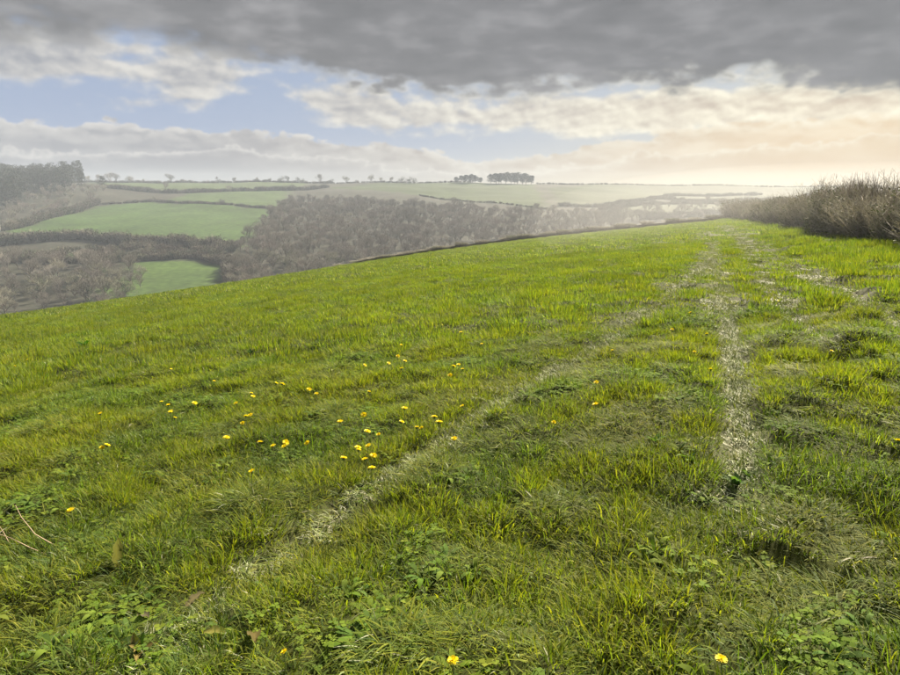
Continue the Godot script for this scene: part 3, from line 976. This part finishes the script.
func grass() -> void:
	var near := {
		"lush": [], "deep": [], "short": [], "lank": [], "weed": [], "worn": []}
	for k in 5:
		near.lush.append(tuft(46, 0.085, 0.045, 0.11, 0.0038, 0.8, 1.2, LUSH, 0.02))
		near.deep.append(tuft(42, 0.09, 0.045, 0.115, 0.0040, 0.85, 1.4, DEEP + LUSH, 0.04))
		near.short.append(tuft(50, 0.10, 0.03, 0.085, 0.0038, 0.9, 1.2, LUSH + LUSH + DEEP, 0.04))
		near.lank.append(tuft(34, 0.09, 0.09, 0.19, 0.0042, 0.85, 1.6, LUSH + LUSH + DEEP, 0.03, 4))
		near.weed.append(weed_patch(15, 0.10) if k < 2 else rosette())
		near.worn.append(tuft(26, 0.07, 0.05, 0.12, 0.0042, 1.35, 0.5, STRAW + LUSH + LUSH, 0.4, 3, 1.0))
	var mid := {"lush": [], "deep": [], "short": [], "worn": []}
	var far := {"lush": [], "deep": [], "short": [], "worn": []}
	for k in 4:
		mid.lush.append(tuft(95, 0.26, 0.06, 0.14, 0.0075, 0.5, 0.7, LUSH + LUSH + DEEP, 0.03, 2))
		mid.deep.append(tuft(90, 0.26, 0.05, 0.13, 0.0080, 0.7, 0.9, DEEP + LUSH, 0.05, 2))
		mid.short.append(tuft(90, 0.30, 0.04, 0.10, 0.0075, 0.7, 0.8, LUSH + LUSH + DEEP, 0.05, 2))
		mid.worn.append(tuft(60, 0.15, 0.05, 0.12, 0.0075, 1.35, 0.5, STRAW + LUSH, 0.5, 2, 1.0))
		far.lush.append(tuft(170, 0.75, 0.07, 0.16, 0.017, 0.5, 0.7, LUSH + DEEP, 0.03, 2))
		far.deep.append(tuft(160, 0.75, 0.06, 0.14, 0.018, 0.6, 0.9, DEEP + LUSH, 0.05, 2))
		far.short.append(tuft(170, 0.8, 0.05, 0.11, 0.017, 0.7, 0.8, LUSH + DEEP, 0.08, 2))
		far.worn.append(tuft(150, 0.5, 0.05, 0.12, 0.016, 1.35, 0.5, STRAW + DEEP, 0.45, 2, 1.0))
	var root := Node3D.new()
	root.name = "grass"
	add_child(root)
	tag(root, "lush tufted meadow grass covering the sloping field", "grass", "", "stuff")
	lay(root, near, 1.1, 9.5, 0.074)
	lay(root, mid, 9.0, 31.0, 0.21)
	lay_tracks(root, near.worn, mid.worn)
	lay(root, far, 30.0, 98.0, 0.72)

func lay_tracks(root: Node3D, near: Array, mid: Array) -> void:
	var where := {}
	var tint := {}
	for t in TRACKS:
		var pts: Array = t.p
		for k in pts.size() - 1:
			var a: Vector2 = pts[k]
			var b: Vector2 = pts[k + 1]
			var close := a.y < 9.0
			var n := int(a.distance_to(b) * (t.w * 2.6) / (0.0042 if close else 0.0095) * t.s)
			var way := (b - a).normalized()
			for j in n:
				var q := a.lerp(b, rng.randf())
				var w: float = t.w * (1.0 + 0.012 * q.y)
				q += Vector2(way.y, -way.x) * clampf(rng.randfn(0.0, 0.62), -1.7, 1.7) * w
				if q.y < t.from + r(-1.0, 1.6):
					continue
				var id := ("n%d" if close else "m%d") % (rng.randi() % 4)
				if not where.has(id):
					where[id] = []
					tint[id] = PackedColorArray()
				var turn := PI - atan2(way.x, way.y) + (PI if rng.randf() < 0.4 else 0.0) + r(-0.6, 0.6)
				where[id].append(place(q.x, q.y, ground(q.x, q.y) + 0.004, turn, Vector3(r(0.8, 1.1), r(0.6, 1.0), r(0.8, 1.1))))
				var f: float = t.tone * r(0.85, 1.15) * (1.0 + 0.25 * n_mid.get_noise_2d(q.x, q.y))
				tint[id].append(Color(f, f, f))
	for id in where:
		var k := int(id.substr(1))
		tag(scatter("flattened_grass", near[k] if id[0] == "n" else mid[k], M.dead, where[id], tint[id], root), "", "", "", "stuff")

func lay(root: Node3D, kinds: Dictionary, from: float, to: float, step: float) -> void:
	var where := {}
	var tint := {}
	for key in kinds:
		for k in kinds[key].size():
			where["%s%d" % [key, k]] = []
			tint["%s%d" % [key, k]] = PackedColorArray()
	var d := from
	while d < to:
		var half := 0.92 * d + 0.9
		var x := -half
		while x < minf(half, 7.0 + 0.36 * d + 0.5):
			var px := x + r(-0.5, 0.5) * step * 1.3
			var pd := d + r(-0.5, 0.5) * step * 1.3
			x += step
			if px < -77.0 or pd > 97.0:
				continue
			var t := track_at(px, pd)
			var clump := n_low.get_noise_2d(px * 2.1 + 70.0, pd * 2.1)
			var hue := n_hue.get_noise_2d(px + 40.0, pd)
			var patch := n_hue.get_noise_2d(px * 2.3, pd * 2.3 + 90.0)
			var edge := verge(px, pd)
			var kind := "short"
			var beside := not kinds.has("weed") and track_at(px, pd, 2.2).x > 0.4
			if t.x > 0.4 and rng.randf() < t.x * 0.9:
				continue  # the tracks are laid separately
			elif clump + r(-0.18, 0.18) > 0.10:
				kind = "lush" if patch > -0.12 else "deep"
			elif patch < -0.26 + r(-0.08, 0.08):
				kind = "weed" if kinds.has("weed") and clump < 0.02 and rng.randf() < 0.4 else "deep"
			elif clump < -0.36 and kinds.has("lank"):
				kind = "lank"
			elif beside:
				kind = "short"
			elif kinds.has("weed") and rng.randf() < 0.035:
				kind = "weed"
			elif rng.randf() < 0.3:
				kind = "lush" if hue > -0.1 else "deep"
			var key := "%s%d" % [kind, rng.randi() % kinds[kind].size()]
			var tall := clampf(0.95 + 1.3 * clump, 0.5, 1.4) * r(0.8, 1.2) * (1.0 + 0.35 * edge) * (1.0 - 0.35 * t.x)
			if beside:
				tall *= 0.55
			var turn := r(0, TAU)
			if kind == "worn":
				turn = -t.y + (PI if rng.randf() < 0.3 else 0.0) + r(-0.5, 0.5)
				tall = r(0.7, 1.1)
			where[key].append(place(px, pd, ground(px, pd, t.x), turn, Vector3(r(0.85, 1.15), tall, r(0.85, 1.15))))
			var f := 1.06 + 0.34 * hue + r(-0.1, 0.1)
			tint[key].append(Color(f * (1.0 + 0.16 * patch), f, f * (1.0 - 0.2 * hue)))
		d += step
	for key in kinds:
		for k in kinds[key].size():
			var id := "%s%d" % [key, k]
			if where[id].is_empty():
				continue
			var called: String = {"lush": "bright_grass", "deep": "dark_grass", "short": "short_grass", "lank": "lank_grass", "weed": "clover", "worn": "flattened_grass"}[key]
			tag(scatter(called, kinds[key][k], M.dead if key == "worn" else M.clover if key == "weed" else M.grass, where[id], tint[id], root), "", "", "", "stuff")

# ---------------------------------------------------------------- flowers and single plants
const DANDELIONS := [[-3.95, 8.87], [-2.97, 7.85], [-2.02, 7.24], [-1.91, 7.09], [-3.13, 6.72], [-2.98, 6.54], [-2.91, 6.43], [-2.77, 6.71], [-2.22, 6.94], [-2.14, 6.74], [-2.3, 6.65], [-1.54, 6.79], [-1.4, 6.51], [-2.77, 6.11], [-2.64, 5.91], [-1.84, 5.45], [-1.84, 5.55], [-1.81, 5.59], [-1.89, 5.17], [-1.56, 5.01], [-1.38, 4.75], [-1.29, 4.75], [-1.31, 4.87], [-1.14, 4.87], [-0.94, 5.26], [-0.76, 5.44], [-1.02, 7.51], [-0.73, 7.47], [-0.65, 7.86], [-0.54, 7.52], [-0.56, 7.24], [-0.41, 5.59], [-0.41, 5.23], [-0.68, 5.04], [-0.56, 4.81], [-0.7, 4.64], [-0.62, 4.62], [-0.68, 4.53], [-0.6, 4.27], [-0.55, 4.36], [-0.53, 4.1], [-0.75, 4.28], [-0.27, 4.99], [-0.23, 4.96], [-0.13, 5.12], [-0.09, 5.06], [0.0, 6.61], [0.04, 7.12], [0.1, 7.26], [0.14, 7.01], [-0.7, 9.03], [0.16, 9.39], [0.03, 4.34], [-0.84, 6.44], [-1.31, 3.99], [-0.6, 2.05], [0.01, 1.98], [0.89, 1.85], [-2.44, 3.83], [2.5, 6.44], [2.41, 5.79], [2.8, 8.0], [3.18, 7.84], [3.93, 6.49], [2.74, 3.73], [1.84, 7.15], [3.39, 9.0], [1.34, 5.71], [0.78, 4.62], [1.16, 4.93], [0.11, 5.46], [0.43, 8.58], [-7.63, 10.99], [-7.66, 11.38], [-2.93, 5.21], [-2.9, 5.08], [-3.51, 6.19]]

func dandelion_shapes() -> Array:
	var out := []
	for k in 4:
		var head := Shape.new()
		var rad: float = [0.021, 0.019, 0.017, 0.022][k]
		for ring in 4:
			var cnt: int = [22, 18, 13, 8][ring]
			for j in cnt:
				var a := TAU * (j + r(-0.3, 0.3)) / cnt
				var rise: float = [0.1, 0.4, 0.75, 1.2][ring] + r(-0.1, 0.1) + [0.0, 0.1, 0.35, 0.0][k]
				var al := Vector3(cos(a) * cos(rise), sin(rise), sin(a) * cos(rise))
				var side := Vector3(-sin(a), 0, cos(a))
				var l: float = rad * [1.0, 0.85, 0.65, 0.45][ring] * r(0.9, 1.1)
				var col := pick([Color(0.82, 0.70, 0.012), Color(0.84, 0.74, 0.018), Color(0.81, 0.66, 0.010)], 0.06)
				head.ribbon([Vector3.ZERO + al * 0.002, al * l * 0.7, al * l], [0.002, 0.0042, 0.003], side, col)
		head.tube([Vector3(0, -0.012, 0), Vector3(0, -0.004, 0), Vector3(0, 0.001, 0)], [0.003, 0.0075, 0.008], 7, Color(0.08, 0.14, 0.03))
		out.append(head.mesh())
	return out

func flowers() -> void:
	var heads := dandelion_shapes()
	var stems := []
	for k in 3:
		var s := Shape.new()
		s.tube([Vector3(r(-0.02, 0.02), -0.02, r(-0.02, 0.02)), Vector3(r(-0.01, 0.01), 0.5, r(-0.01, 0.01)), Vector3(0, 1.0, 0)], [0.0026, 0.0023, 0.0022], 5, Color(0.16, 0.20, 0.06))
		stems.append(s.mesh())
	for p in DANDELIONS:
		var x: float = p[0]
		var d: float = p[1]
		var label := "yellow dandelion flower scattered in the grass left of the worn tracks"
		var group := "scattered dandelions left of the tracks"
		if x > -1.95 and x < 0.2 and d > 3.9 and d < 5.7:
			label = "yellow dandelion flower in the densest patch beside the left wheel track"
			group = "dense patch of dandelions"
		elif d < 2.2:
			label = "open yellow dandelion low in the long grass, far from the dense patch"
			group = "lone low dandelions"
		elif x > 0.3:
			label = "yellow dandelion flower in the grass between the wheel tracks"
			group = "dandelions between the tracks"
		var h := r(0.14, 0.2) if d > 2.4 else r(0.09, 0.12)
		x *= (1.6 - h) / 1.5
		d *= (1.6 - h) / 1.5
		var o := thing("dandelion", Vector3(x, ground(x, d), -d), label, "flower", group, r(0, TAU))
		var st := part("stem", stems[rng.randi() % 3], M.leaf, o)
		st.scale = Vector3(1, h, 1)
		var hd := part("flower_head", heads[rng.randi() % 4], M.petal, o)
		hd.position = Vector3(0, h + 0.003, 0)
		hd.rotation = Vector3(r(-0.5, 0.5), 0, r(-0.5, 0.5))
		hd.scale = Vector3.ONE * (r(0.75, 1.0) if d < 2.4 else r(1.05, 1.4))
	# docks and other broad-leaved weeds in the worn track
	for a in [[1.51, 3.81, 0.9, 0], [1.66, 3.5, 1.0, 0], [1.40, 4.17, 0.8, 0], [-7.92, 13.68, 1.7, 1], [-3.21, 10.11, 1.1, 1], [-1.28, 2.33, 0.8, 2], [1.78, 3.62, 0.7, 0]]:
		var o := thing("dock_plant", Vector3(a[0], ground(a[0], a[1]), -a[1]), ["grey-green dock rosette with broad leaves in the pale central wheel track", "dark leafy dock clump standing above the open grass", "brown-edged dock rosette in the grass beside the left wheel track"][a[3]], "weed", ["docks in the central track", "dock clumps in the open grass", ""][a[3]], r(0, TAU), a[2] * 0.75)
		for k in 8:
			var s := Shape.new()
			var t := TAU * k / 8.0 + r(-0.3, 0.3)
			var l := r(0.09, 0.17)
			var w := l * r(0.30, 0.4)
			var col := pick([[Color(0.10, 0.15, 0.07), Color(0.13, 0.17, 0.09)], [Color(0.04, 0.09, 0.03), Color(0.05, 0.10, 0.03)], [Color(0.13, 0.11, 0.04), Color(0.08, 0.12, 0.03)]][a[3]])
			s.broad_leaf(l, w * 1.2, r(0.2, 0.5), r(0.1, 0.4), 0.004, col, Color(col.r * 1.5, col.g * 1.4, col.b * 1.3), rng)
			var lf := part("leaf", s.mesh(), M.clover, o)
			lf.rotation = Vector3(r(-0.3, 0.3), t, r(0.25, 0.8))
	# withered stalks
	for a in [[-2.72, 3.64, [Vector3(0, 0, 0), Vector3(-0.03, 0.09, 0.0), Vector3(-0.045, 0.17, 0.02), Vector3(-0.015, 0.19, 0.02)], "short hooked pale withered stalk in the grass beside two longer ones"], [-2.36, 3.52, [Vector3(0, 0, 0), Vector3(-0.10, 0.09, 0.02), Vector3(-0.18, 0.19, 0.0), Vector3(-0.22, 0.26, -0.02)], "long straight pinkish withered stalk leaning up out of the grass"], [-2.36, 3.44, [Vector3(0, 0, 0), Vector3(-0.10, 0.05, 0.0), Vector3(-0.20, 0.11, 0.0), Vector3(-0.28, 0.15, 0.01)], "long low withered stalk leaning almost flat over the grass"]]:
		var s := Shape.new()
		var rad := []
		for k in a[2].size():
			rad.append(0.0035 - 0.0006 * k)
		s.tube(a[2], rad, 6, Color(0.46, 0.36, 0.25))
		var o := thing("dry_stalk", Vector3(a[0], ground(a[0], a[1]), -a[1]), a[3], "stalk", "withered stalks")
		part("stem", s.mesh(), M.bark, o)
		var tip := Shape.new()
		tip.blob(a[2][a[2].size() - 1], Vector3(0.006, 0.006, 0.006), Color(0.42, 0.34, 0.24), rng)
		part("seed_head", tip.mesh(), M.bark, o)
	# single dead leaves
	for a in [[-1.73, 3.03, 0.16, Color(0.12, 0.125, 0.028), "long olive-yellow dock leaf leaning up in the dark grass"], [-1.04, 2.40, 0.12, Color(0.15, 0.15, 0.04), "curled olive dock leaf lying by the left wheel track"], [-0.80, 2.32, 0.13, Color(0.085, 0.072, 0.028), "ragged brown leaf lying in the flattened grass"], [-1.22, 2.66, 0.11, Color(0.13, 0.115, 0.06), "pale brown dead leaf flattened in the left wheel track"], [-1.42, 2.62, 0.10, Color(0.085, 0.08, 0.05), "dull grey-brown dead leaf pressed into the soil"]]:
		var s := Shape.new()
		var l: float = a[2]
		var up: bool = a[4].contains("leaning")
		var col: Color = a[3]
		s.broad_leaf(l, l * 0.42, 0.35, -0.1 if up else 0.15, 0.006, col, Color(col.r * 1.35, col.g * 1.3, col.b * 1.2), rng)
		var o := thing("fallen_leaf", Vector3(a[0], ground(a[0], a[1]) + (0.01 if up else 0.035), -a[1]), a[4], "leaf", "", r(0, TAU) if not up else 2.4)
		part("leaf_blade", s.mesh(), M.clover, o).rotation = Vector3(0.5 if up else r(-0.25, 0.25), 0, 0.95 if up else r(0.0, 0.25))
